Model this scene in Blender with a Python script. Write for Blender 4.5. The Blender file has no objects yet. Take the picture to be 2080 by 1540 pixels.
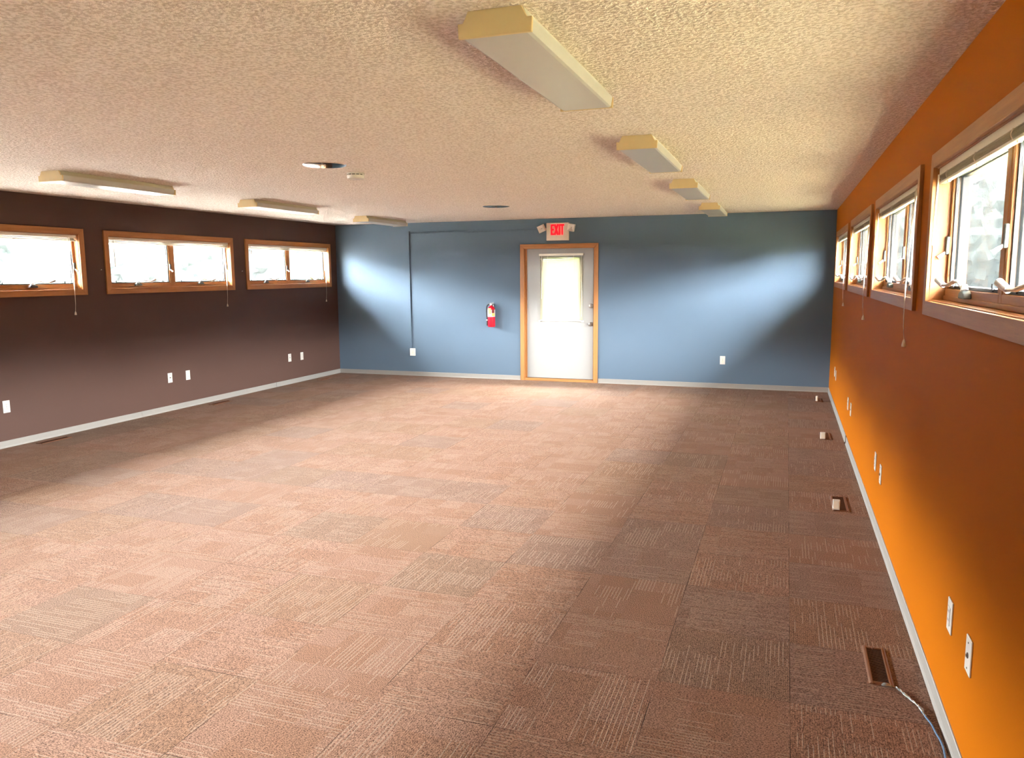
import bpy, bmesh, math, random
from mathutils import Vector, Matrix, noise
random.seed(7)
S = bpy.context.scene
COL = S.collection
PI = math.pi

# ------------------------------------------------------------------ room numbers (metres)
XL, XR, YB, YF, H = -7.037, 0.5945, 11.3153, -2.6, 2.44
TW = 0.13                     # thickness of the long walls
SILL, HEAD = 1.503, 2.062     # window opening
LEFT_WIN = [(-0.45, 1.53), (1.90, 3.90), (4.335, 6.312), (6.700, 8.680), (9.062, 11.058)]
RIGHT_WIN = [(-0.45, 1.52), (1.965, 3.838), (4.275, 6.150), (6.570, 8.450), (8.930, 10.800)]

# ------------------------------------------------------------------ node helper
class NT:
    def __init__(s, name):
        s.mat = bpy.data.materials.new(name); s.mat.use_nodes = True
        s.t = s.mat.node_tree; s.t.nodes.clear()
        s.out = s.t.nodes.new('ShaderNodeOutputMaterial')
    def n(s, typ, **k):
        nd = s.t.nodes.new(typ)
        for a, b in k.items(): setattr(nd, a, b)
        return nd
    def put(s, sock, v):
        if v is None: return
        if isinstance(v, bpy.types.NodeSocket): s.t.links.new(v, sock)
        else:
            if isinstance(v, tuple) and len(v) == 3 and sock.type == 'RGBA': v = v + (1,)
            sock.default_value = v
    def m(s, op, a, b=None, c=None):
        nd = s.n('ShaderNodeMath', operation=op)
        for i, v in enumerate((a, b, c)): s.put(nd.inputs[i], v)
        return nd.outputs[0]
    def xyz(s, x, y, z=0.0):
        nd = s.n('ShaderNodeCombineXYZ')
        for i, v in enumerate((x, y, z)): s.put(nd.inputs[i], v)
        return nd.outputs[0]
    def co(s): return s.n('ShaderNodeTexCoord').outputs['Object']
    def sep(s, v):
        nd = s.n('ShaderNodeSeparateXYZ'); s.put(nd.inputs[0], v); return nd.outputs
    def scale(s, v, sc):
        nd = s.n('ShaderNodeMapping'); s.put(nd.inputs['Vector'], v); nd.inputs['Scale'].default_value = sc; return nd.outputs[0]
    def noise(s, v, sc, det=2.0, rough=.5):
        nd = s.n('ShaderNodeTexNoise'); s.put(nd.inputs['Vector'], v)
        nd.inputs['Scale'].default_value = sc; nd.inputs['Detail'].default_value = det; nd.inputs['Roughness'].default_value = rough
        return nd.outputs['Fac']
    def white(s, v):
        nd = s.n('ShaderNodeTexWhiteNoise', noise_dimensions='3D'); s.put(nd.inputs['Vector'], v); return nd.outputs['Value']
    def mix(s, f, a, b, typ='MIX'):
        nd = s.n('ShaderNodeMix', data_type='RGBA', blend_type=typ)
        s.put(nd.inputs[0], f); s.put(nd.inputs[6], a); s.put(nd.inputs[7], b); return nd.outputs[2]
    def rng(s, v, a, b, c, d):
        nd = s.n('ShaderNodeMapRange'); s.put(nd.inputs[0], v)
        for i, q in enumerate((a, b, c, d)): s.put(nd.inputs[i + 1], q)
        return nd.outputs[0]
    def bump(s, h, st, dist):
        nd = s.n('ShaderNodeBump'); nd.inputs['Strength'].default_value = st; nd.inputs['Distance'].default_value = dist
        s.put(nd.inputs['Height'], h); return nd.outputs[0]
    def bsdf(s, color, rough=.5, metal=0.0, normal=None, spec=.5, **k):
        nd = s.n('ShaderNodeBsdfPrincipled')
        s.put(nd.inputs['Base Color'], color); s.put(nd.inputs['Roughness'], rough); s.put(nd.inputs['Metallic'], metal)
        nd.inputs['Specular IOR Level'].default_value = spec
        s.put(nd.inputs['Normal'], normal)
        for a, b in k.items(): s.put(nd.inputs[a.replace('_', ' ')], b)
        return nd.outputs[0]
    def done(s, sh):
        s.t.links.new(sh, s.out.inputs[0]); return s.mat

MATS = {}
def plain(name, color, rough=.5, metal=0.0, spec=.5, var=.04, **k):
    if name in MATS: return MATS[name]
    t = NT(name); f = t.noise(t.co(), 40.0, 3)
    a = tuple(c * (1 - var) for c in color); b = tuple(min(1, c * (1 + var)) for c in color)
    MATS[name] = t.done(t.bsdf(t.mix(f, a, b), rough, metal, spec=spec, **k)); return MATS[name]

def paint(name, color, rough=.55, spec=.3):
    t = NT(name); c = t.co()
    f = t.noise(c, 1.2, 3); g = t.noise(c, 260.0, 2)
    a = tuple(x * .95 for x in color); b = tuple(x * 1.05 for x in color)
    return t.done(t.bsdf(t.mix(f, a, b), rough, normal=t.bump(g, .12, .002), spec=spec))

def wood(name, axis):
    t = NT(name); c = t.co()
    sc = {'x': (1.2, 28, 28), 'y': (28, 1.2, 28), 'z': (28, 28, 1.2)}[axis]
    v = t.scale(c, sc)
    f = t.noise(v, 1.6, 5, .6); g = t.noise(t.scale(c, tuple(q * 5 for q in sc)), 2.0, 2)
    col = t.mix(f, (.27, .103, .030), (.55, .260, .096))
    col = t.mix(t.rng(g, .55, .75, 0., .35), col, (.22, .085, .03))
    return t.done(t.bsdf(col, .38, normal=t.bump(g, .08, .002), spec=.22))

def carpet_mat():
    t = NT('carpet_tiles'); x, y, z = t.sep(t.co())
    gx = t.m('DIVIDE', t.m('ADD', x, .435), .5075); gy = t.m('DIVIDE', t.m('SUBTRACT', y, 1.943), .513)
    ix = t.m('FLOOR', gx); iy = t.m('FLOOR', gy); fx = t.m('FRACT', gx); fy = t.m('FRACT', gy)
    par = t.m('MULTIPLY', t.m('FRACT', t.m('MULTIPLY', t.m('ADD', ix, iy), .5)), 2.0)
    par = t.m('GREATER_THAN', par, .5)
    inv = t.m('SUBTRACT', 1.0, par)
    u = t.m('ADD', t.m('MULTIPLY', fx, inv), t.m('MULTIPLY', fy, par))
    v = t.m('ADD', t.m('MULTIPLY', fy, inv), t.m('MULTIPLY', fx, par))
    tid = t.m('ADD', t.m('MULTIPLY', ix, 13.37), t.m('MULTIPLY', iy, 7.13))
    rt = t.white(t.xyz(ix, iy, .5)); rt2 = t.white(t.xyz(ix, iy, 3.5))
    # woven blocks inside a tile
    bu = t.m('FLOOR', t.m('ADD', t.m('MULTIPLY', u, 2.6), rt))
    bv = t.m('FLOOR', t.m('ADD', t.m('MULTIPLY', v, 3.3), rt2))
    rb = t.white(t.xyz(bu, bv, tid)); rb2 = t.white(t.xyz(bu, bv, t.m('ADD', tid, .41)))
    # pale raised ribs, 17 mm apart, running in short dashes
    su = t.m('MULTIPLY', u, 30.0); k = t.m('FLOOR', su); fs = t.m('FRACT', su)
    rk = t.white(t.xyz(k, tid, 9.5))
    sv = t.m('FLOOR', t.m('ADD', t.m('MULTIPLY', v, 4.0), t.m('MULTIPLY', rk, .35)))
    rs = t.white(t.xyz(k, sv, t.m('ADD', tid, .7)))
    fine = t.rng(t.m('ABSOLUTE', t.m('SUBTRACT', t.m('FRACT', t.m('MULTIPLY', u, 60.0)), .5)), .05, .45, 1.12, .88)
    line = t.rng(t.m('ABSOLUTE', t.m('SUBTRACT', fs, .5)), .07, .145, 1.0, 0.0)
    dens = t.rng(rb, .50, .68, .10, .72)
    on = t.m('LESS_THAN', rs, dens)
    rib = t.m('MULTIPLY', line, on)
    # loop speckle, drawn out along the ribs
    c3 = t.xyz(t.m('ADD', t.m('MULTIPLY', u, 140.), tid), t.m('MULTIPLY', v, 75.), tid)
    sp = t.noise(c3, 1.0, 2.0, .7)
    spn = t.rng(sp, .32, .62, 0.0, 1.0)
    rib = t.m('MULTIPLY', rib, t.rng(sp, .30, .5, .35, 1.0))
    hue = t.mix(rb2, (.156, .080, .048), (.174, .096, .064))
    hue = t.mix(t.m('MULTIPLY', t.m('GREATER_THAN', rt, .72), .35), hue, (0.1121, 0.0800, 0.0643))
    hue = t.mix(t.m('MULTIPLY', t.m('LESS_THAN', rt2, .22), .35), hue, (0.1357, 0.0779, 0.0421))
    dark = t.mix(1.0, hue, (.20, .15, .12), 'MULTIPLY')
    lite = t.mix(1.0, hue, (1.72, 1.78, 1.84), 'MULTIPLY')
    col = t.mix(spn, dark, lite)
    col = t.mix(t.m('MULTIPLY', rib, .85), col, (0.3000, 0.2143, 0.1571))
    col = t.mix(1.0, col, t.xyz(fine, fine, fine), 'MULTIPLY')
    # butt joints between tiles
    ex = t.m('MINIMUM', fx, t.m('SUBTRACT', 1.0, fx)); ey = t.m('MINIMUM', fy, t.m('SUBTRACT', 1.0, fy))
    seam = t.m('LESS_THAN', t.m('MINIMUM', ex, ey), .0035)
    rse = t.noise(t.xyz(x, y, 0.), 3.0, 2)
    seam = t.m('MULTIPLY', seam, t.rng(rse, .42, .62, 0., .85))
    col = t.mix(seam, col, (.03, .016, .01))
    h = t.m('ADD', t.m('MULTIPLY', sp, .5), t.m('MULTIPLY', rib, .6))
    nrm = t.bump(h, .55, .004)
    b = t.n('ShaderNodeBsdfPrincipled')
    t.put(b.inputs['Base Color'], col); b.inputs['Roughness'].default_value = .85; b.inputs['Specular IOR Level'].default_value = .05
    t.put(b.inputs['Normal'], nrm)
    b.inputs['Sheen Weight'].default_value = .02; b.inputs['Sheen Roughness'].default_value = .45
    t.put(b.inputs['Sheen Tint'], (1., .93, .88))
    return t.done(b.outputs[0])

def popcorn_mat():
    t = NT('popcorn_ceiling'); c = t.co()
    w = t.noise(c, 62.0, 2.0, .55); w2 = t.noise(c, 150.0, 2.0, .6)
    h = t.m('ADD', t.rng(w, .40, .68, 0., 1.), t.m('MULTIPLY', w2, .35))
    col = t.mix(t.rng(w, .38, .56, 0., 1.), (.71, .62, .54), (.93, .85, .78))  # pits painted darker, imitating side-light shading between the grains
    return t.done(t.bsdf(col, .9, normal=t.bump(h, 1.0, .009), spec=.15))

def glass_mat():
    t = NT('window_glass')
    tr = t.n('ShaderNodeBsdfTransparent'); tr.inputs[0].default_value = (.95, .97, .96, 1)
    gl = t.n('ShaderNodeBsdfGlossy'); gl.inputs['Roughness'].default_value = .02
    lw = t.n('ShaderNodeLayerWeight'); sch = t.m('ADD', .03, t.m('MULTIPLY', t.m('POWER', lw.outputs['Facing'], 5.0), .6))
    mx = t.n('ShaderNodeMixShader'); t.put(mx.inputs[0], sch)
    t.t.links.new(tr.outputs[0], mx.inputs[1]); t.t.links.new(gl.outputs[0], mx.inputs[2])
    return t.done(mx.outputs[0])

def screen_mat():
    # fine insect mesh: mostly open, the threads are grey and let a little light through
    t = NT('insect_mesh')
    tr = t.n('ShaderNodeBsdfTransparent'); tr.inputs[0].default_value = (1, 1, 1, 1)
    df = t.n('ShaderNodeBsdfDiffuse'); df.inputs[0].default_value = (.030, .032, .032, 1)
    tl = t.n('ShaderNodeBsdfTranslucent'); tl.inputs[0].default_value = (.0042, .0046, .0047, 1)
    ad = t.n('ShaderNodeAddShader'); t.t.links.new(df.outputs[0], ad.inputs[0]); t.t.links.new(tl.outputs[0], ad.inputs[1])
    f = t.noise(t.co(), 55.0, 3)
    mx = t.n('ShaderNodeMixShader'); t.put(mx.inputs[0], t.rng(f, .3, .7, .33, .41))
    t.t.links.new(tr.outputs[0], mx.inputs[1]); t.t.links.new(ad.outputs[0], mx.inputs[2])
    return t.done(mx.outputs[0])

def translucent(name, color, tcol, w, rough=.5):
    t = NT(name); f = t.noise(t.co(), 30., 2)
    a = t.bsdf(t.mix(f, tuple(q * .96 for q in color), color), rough)
    tl = t.n('ShaderNodeBsdfTranslucent'); t.put(tl.inputs[0], tcol)
    mx = t.n('ShaderNodeMixShader'); mx.inputs[0].default_value = w
    t.t.links.new(a, mx.inputs[1]); t.t.links.new(tl.outputs[0], mx.inputs[2])
    return t.done(mx.outputs[0])

def emit(name, color, st):
    t = NT(name); f = t.noise(t.co(), 60., 2)
    return t.done(t.bsdf((.25, .002, .004), .6, spec=.05, Emission_Color=color, Emission_Strength=t.rng(f, 0., 1., st * .9, st * 1.1)))

def leaf_mat(name, a, b, c):
    t = NT(name); co = t.co()
    f = t.noise(co, 2.2, 5, .7); g = t.noise(co, .35, 3)
    col = t.mix(t.rng(f, .35, .65, 0., 1.), a, b); col = t.mix(t.rng(g, .4, .7, 0., .8), col, c)
    return t.done(t.bsdf(col, .8, spec=.1, normal=t.bump(f, .8, .3)))

def ground_mat(name, a, b):
    t = NT(name); co = t.co(); f = t.noise(co, .6, 6, .6)
    return t.done(t.bsdf(t.mix(f, a, b), .9, spec=.1))

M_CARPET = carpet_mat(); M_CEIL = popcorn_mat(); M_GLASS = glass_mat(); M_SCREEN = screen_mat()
M_BROWN = paint('brown_wall_paint', (.092, .050, .039), .5, .15)
M_BLUE = paint('blue_wall_paint', (.106, .149, .200), .55, .12)
M_ORANGE = paint('orange_wall_paint', (0.4042, 0.1101, 0.0017), .55, .05)
M_FRONT = paint('brown_end_paint', (.12, .075, .055))
M_ROOF = paint('soffit_paint', (.40, .37, .33))
M_BASE = plain('vinyl_base', (0.2640, 0.2420, 0.2200), .5)
WX, WY, WZ = wood('oak_grain_across', 'x'), wood('oak_grain_along', 'y'), wood('oak_grain_upright', 'z')
M_SASH = plain('pale_sash_cladding', (.72, .66, .62), .4)
M_DARKSASH = plain('dark_sash_cladding', (.016, .012, .009), .5)
M_GASKET = plain('dark_gasket', (.02, .02, .022), .5)
M_DOOR = plain('door_white_enamel', (0.3192, 0.3154, 0.3040), .4, var=.02)
M_IVORY = plain('ivory_plastic', (.74, .68, .55), .4)
M_WHITE = plain('white_plastic', (.62, .59, .54), .4)
M_BLIND = translucent('blind_vinyl', (.74, .69, .57), (.70, .66, .50), .35, .35)
M_DOORBLIND = translucent('door_blind_vinyl', (0.4760, 0.4420, 0.3400), (0.1275, 0.1318, 0.0892), .32, .4)
M_RAIL = plain('blind_rail', (.74, .69, .58), .35)
M_CORD = plain('blind_cord', (.78, .72, .62), .7)
M_CRANK = plain('crank_pale_metal', (.78, .77, .76), .28, .35)
M_LOCK = plain('grey_lock_metal', (.10, .105, .10), .4, .3)
M_CHROME = plain('polished_steel', (.80, .76, .70), .07, 1.0)
M_BRIGHT = plain('bright_reflector', (.92, .89, .86), .28, 1.0)
M_NICKEL = plain('tarnished_nickel', (.35, .31, .28), .3, 1.0)
M_HOUSING = plain('light_enamel', (.62, .58, .47), .35)
M_CAP = translucent('aged_end_cap', (.86, .70, .40), (.8, .62, .30), .3, .4)
M_LENS = translucent('light_diffuser', (.66, .64, .61), (.6, .58, .55), .25, .3)
M_VENT = plain('brown_vent_enamel', (.16, .068, .034), .4, .2)
M_VOID = plain('dark_void', (.010, .007, .006), .9)
M_BLACK = plain('black_rubber', (.012, .012, .014), .5)
M_RED = plain('extinguisher_red', (.55, .006, .02), .25)
M_LABELW = plain('label_white', (.80, .72, .68), .5)
M_LABELO = plain('label_orange', (.85, .25, .08), .5)
M_LABELY = plain('label_yellow', (.55, .50, .10), .5)
M_LABELD = plain('label_dark_red', (.20, .01, .01), .5)
M_EXIT = emit('exit_letter_glow', (1.0, .003, .008), .45)
M_SIGN = plain('sign_housing', (.66, .55, .45), .45)
M_BLUECABLE = plain('blue_cable_jacket', (.07, .145, .25), .35)
M_WRAP = plain('clear_wrap', (.34, .37, .37), .15, .6)
M_STEEL = plain('bare_wire', (.42, .41, .39), .25, .9)
M_HOLE = plain('slot_dark', (.05, .04, .035), .6)

# ------------------------------------------------------------------ geometry helpers
def box(bm, lo, hi, M=None):
    x0, y0, z0 = lo; x1, y1, z1 = hi
    vs = [Vector(p) for p in ((x0,y0,z0),(x1,y0,z0),(x1,y1,z0),(x0,y1,z0),(x0,y0,z1),(x1,y0,z1),(x1,y1,z1),(x0,y1,z1))]
    if M: vs = [M @ v for v in vs]
    b = [bm.verts.new(v) for v in vs]
    for f in ((0,3,2,1),(4,5,6,7),(0,1,5,4),(1,2,6,5),(2,3,7,6),(3,0,4,7)): bm.faces.new([b[i] for i in f])

def prism(bm, prof, a, b, fn):
    """closed 2-D profile [(p, q)] swept from a to b; fn(s, p, q) -> point"""
    A = [bm.verts.new(fn(a, p, q)) for p, q in prof]; B = [bm.verts.new(fn(b, p, q)) for p, q in prof]
    n = len(prof)
    for i in range(n): bm.faces.new((A[i], A[(i+1) % n], B[(i+1) % n], B[i]))
    bm.faces.new(A[::-1]); bm.faces.new(B)

def cyl(bm, p0, p1, r0, r1=None, seg=20):
    p0, p1 = Vector(p0), Vector(p1); r1 = r0 if r1 is None else r1
    d = (p1 - p0).normalized(); e = d.orthogonal().normalized(); g = d.cross(e)
    A = [bm.verts.new(p0 + r0*(math.cos(2*PI*i/seg)*e + math.sin(2*PI*i/seg)*g)) for i in range(seg)]
    B = [bm.verts.new(p1 + r1*(math.cos(2*PI*i/seg)*e + math.sin(2*PI*i/seg)*g)) for i in range(seg)]
    for i in range(seg): bm.faces.new((A[i], A[(i+1) % seg], B[(i+1) % seg], B[i]))
    bm.faces.new(A[::-1]); bm.faces.new(B)

def lathe(bm, prof, c=(0,0,0), ax='z', seg=32):
    """profile [(r, h)] turned about an axis through c"""
    c = Vector(c); rings = []
    for r, h in prof:
        ring = []
        for i in range(seg):
            a = 2*PI*i/seg; p, q = r*math.cos(a), r*math.sin(a)
            v = {'z': (p, q, h), 'y': (p, h, q), 'x': (h, p, q)}[ax]
            ring.append(bm.verts.new(c + Vector(v)))
        rings.append(ring)
    for A, B in zip(rings, rings[1:]):
        for i in range(seg): bm.faces.new((A[i], A[(i+1) % seg], B[(i+1) % seg], B[i]))
    bm.faces.new(rings[0][::-1]); bm.faces.new(rings[-1])

def smooth_path(pts, n=8):
    P = [Vector(p) for p in pts]; P = [2*P[0]-P[1]] + P + [2*P[-1]-P[-2]]; out = []
    for i in range(1, len(P)-2):
        for k in range(n):
            t = k/n; a, b, c, d = P[i-1:i+3]
            out.append(.5*((2*b) + (c-a)*t + (2*a-5*b+4*c-d)*t*t + (-a+3*b-3*c+d)*t**3))
    return out + [P[-2]]

def tube(bm, pts, r, seg=8, flat=1.0):
    pts = [Vector(p) for p in pts]; rings = []
    up = Vector((0, 0, 1))
    for i, p in enumerate(pts):
        d = (pts[min(i+1, len(pts)-1)] - pts[max(i-1, 0)]).normalized()
        e = d.cross(up)
        if e.length < .05: e = d.cross(Vector((0, 1, 0)))
        e.normalize(); g = e.cross(d)
        rr = r(i/(len(pts)-1)) if callable(r) else r
        rings.append([bm.verts.new(p + rr*(math.cos(2*PI*k/seg)*e + flat*math.sin(2*PI*k/seg)*g)) for k in range(seg)])
    for A, B in zip(rings, rings[1:]):
        for k in range(seg): bm.faces.new((A[k], A[(k+1) % seg], B[(k+1) % seg], B[k]))
    bm.faces.new(rings[0][::-1]); bm.faces.new(rings[-1])

def origin_of(o):
    v = Vector((0, 0, 0))
    while o: v += o.location; o = o.parent
    return v

def obj(name, bm, mat, parent=None, loc=None, bevel=0.0, smooth=False, seg=2):
    """links one mesh; vertices are given in room coordinates and kept there"""
    bmesh.ops.recalc_face_normals(bm, faces=bm.faces)
    at = Vector(loc) if loc else Vector((0, 0, 0))
    o = bpy.data.objects.new(name, None)
    base = origin_of(parent) if parent else Vector((0, 0, 0))
    if loc is None and parent: at = base.copy()
    bmesh.ops.translate(bm, verts=bm.verts, vec=-at)
    me = bpy.data.meshes.new(name); bm.to_mesh(me); bm.free()
    me.materials.append(mat)
    if smooth:
        for p in me.polygons: p.use_smooth = True
    bpy.data.objects.remove(o); o = bpy.data.objects.new(name, me); COL.objects.link(o)
    o.location = at - base
    if parent: o.parent = parent
    if smooth:
        try:
            md = o.modifiers.new('edges', 'EDGE_SPLIT'); md.split_angle = math.radians(40)
        except Exception: pass
    if bevel:
        md = o.modifiers.new('bevel', 'BEVEL'); md.width = bevel; md.segments = seg; md.limit_method = 'ANGLE'
    return o

def each(name, bm, mat, parent=None, bevel=0.0, smooth=False):
    """every separate piece of bm becomes a part of its own"""
    left = set(bm.verts); out = []
    while left:
        stack = [left.pop()]; isl = set(stack)
        while stack:
            for e in stack.pop().link_edges:
                for v in e.verts:
                    if v not in isl: isl.add(v); stack.append(v)
        left -= isl; nb = bmesh.new(); mp = {v: nb.verts.new(v.co) for v in isl}
        for f in bm.faces:
            if f.verts[0] in isl: nb.faces.new([mp[v] for v in f.verts])
        out.append((min(tuple(round(c, 4) for c in v.co) for v in isl), nb))
    bm.free(); out.sort(key=lambda q: q[0])
    return [obj(name, nb, mat, parent, None, bevel, smooth) for k, nb in out]

def one(name, lo, hi, mat, parent=None, bevel=0.0, loc=None):
    bm = bmesh.new(); box(bm, lo, hi); return obj(name, bm, mat, parent, loc, bevel)

def tag(o, label, cat, group=None, kind=None):
    o['label'] = label; o['category'] = cat
    if group: o['group'] = group
    if kind: o['kind'] = kind
    return o

def thing(name, loc, label, cat, group=None, kind=None, rot=None):
    o = bpy.data.objects.new(name, None); COL.objects.link(o); o.location = loc
    o.empty_display_size = .05
    if rot: o.rotation_euler = rot
    return tag(o, label, cat, group, kind)

def dup(root, loc, label, group=None, rotz=None):
    r = root.copy(); COL.objects.link(r); r.location = loc; r['label'] = label
    if rotz is not None: r.rotation_euler[2] = rotz
    if group: r['group'] = group
    for ch in list(root.children):
        c = ch.copy(); COL.objects.link(c); c.parent = r
        for g in ch.children:
            d = g.copy(); COL.objects.link(d); d.parent = c
    return r

# ------------------------------------------------------------------ setting
def structure(name, bm, mat, label, cat, bevel=0.0):
    return tag(obj(name, bm, mat, bevel=bevel), label, cat, kind='structure')

bm = bmesh.new(); box(bm, (XL, YF, -.12), (XR, YB, 0)); structure('floor', bm, M_CARPET, 'brown patterned carpet tile floor of the whole room', 'floor')
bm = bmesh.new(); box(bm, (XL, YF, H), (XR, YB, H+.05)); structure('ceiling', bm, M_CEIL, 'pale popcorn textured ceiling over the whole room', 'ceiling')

def holed(bm, wins, put, lo, hi, pad=.022):
    """wall of boxes round its openings; put(a0, a1, z0, z1)"""
    z0, z1 = SILL - pad, HEAD + pad
    put(lo, hi, 0, z0); put(lo, hi, z1, H + .05); a = lo
    for u0, u1 in wins:
        put(a, u0 - pad, z0, z1); a = u1 + pad
    put(a, hi, z0, z1)
bm = bmesh.new()
holed(bm, LEFT_WIN, lambda a, b, c, d: box(bm, (XL-TW, a, c), (XL, b, d)), YF-.15, YB+.15)
structure('wall_left', bm, M_BROWN, 'dark brown painted wall with a row of windows', 'wall')
bm = bmesh.new()
holed(bm, RIGHT_WIN, lambda a, b, c, d: box(bm, (XR, a, c), (XR+TW, b, d)), YF-.15, YB+.15)
structure('wall_right', bm, M_ORANGE, 'bright orange painted wall with a row of windows', 'wall')
DX0, DX1, DZ = -3.775, -2.668, 2.012      # rough opening of the door
bm = bmesh.new()
box(bm, (XL, YB, 0), (DX0, YB+.15, H+.05)); box(bm, (DX1, YB, 0), (XR, YB+.15, H+.05)); box(bm, (DX0, YB, DZ), (DX1, YB+.15, H+.05))
structure('wall_back', bm, M_BLUE, 'blue painted end wall with the white door', 'wall')
bm = bmesh.new(); box(bm, (XL, YF-.15, 0), (XR, YF, H+.05)); structure('wall_front', bm, M_FRONT, 'end wall opposite the blue wall', 'wall')
# roof slab with eaves that shade the upper sky
bm = bmesh.new()
box(bm, (XL-.86, YF-.9, H+.055), (XR+.86, YB+.9, H+.30))
box(bm, (XL-.86, YF-.9, 2.36), (XL-.83, YB+.9, H+.055)); box(bm, (XR+.83, YF-.9, 2.36), (XR+.86, YB+.9, H+.055))
structure('roof', bm, M_ROOF, 'flat roof with projecting eaves outside the windows', 'roof')

# baseboards (vinyl cove strip with a little toe)
def base_prof(t=.006, h=.068): return [(0, 0), (t*2.2, 0), (t*1.4, .006), (t, .016), (t, h-.004), (t*.6, h), (0, h)]
bm = bmesh.new()
for a, b in ((YF, 7.0), (7.002, 9.552), (9.560, YB-.002)):
    prism(bm, base_prof(), a, b, lambda s, p, q: Vector((XL+p, s, q)))
structure('baseboard_left', bm, M_BASE, 'pale vinyl baseboard along the brown wall', 'baseboard')
bm = bmesh.new()
for a, b in ((YF, 5.2), (5.202, 7.905), (7.99, YB-.002)):
    prism(bm, base_prof(), a, b, lambda s, p, q: Vector((XR-p, s, q)))
br = structure('baseboard_right', bm, M_BASE, 'pale vinyl baseboard along the orange wall', 'baseboard')
bm = bmesh.new(); box(bm, (XR-.004, 7.905, .002), (XR+.001, 7.99, .066)); obj('cable_notch', bm, M_VOID, br)
bm = bmesh.new()
for a, b in ((XL+.007, -3.835), (-2.610, XR-.007)):
    prism(bm, base_prof(), a, b, lambda s, p, q: Vector((s, YB-p, q)))
structure('baseboard_back', bm, M_BASE, 'pale vinyl baseboard along the blue wall', 'baseboard')

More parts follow.
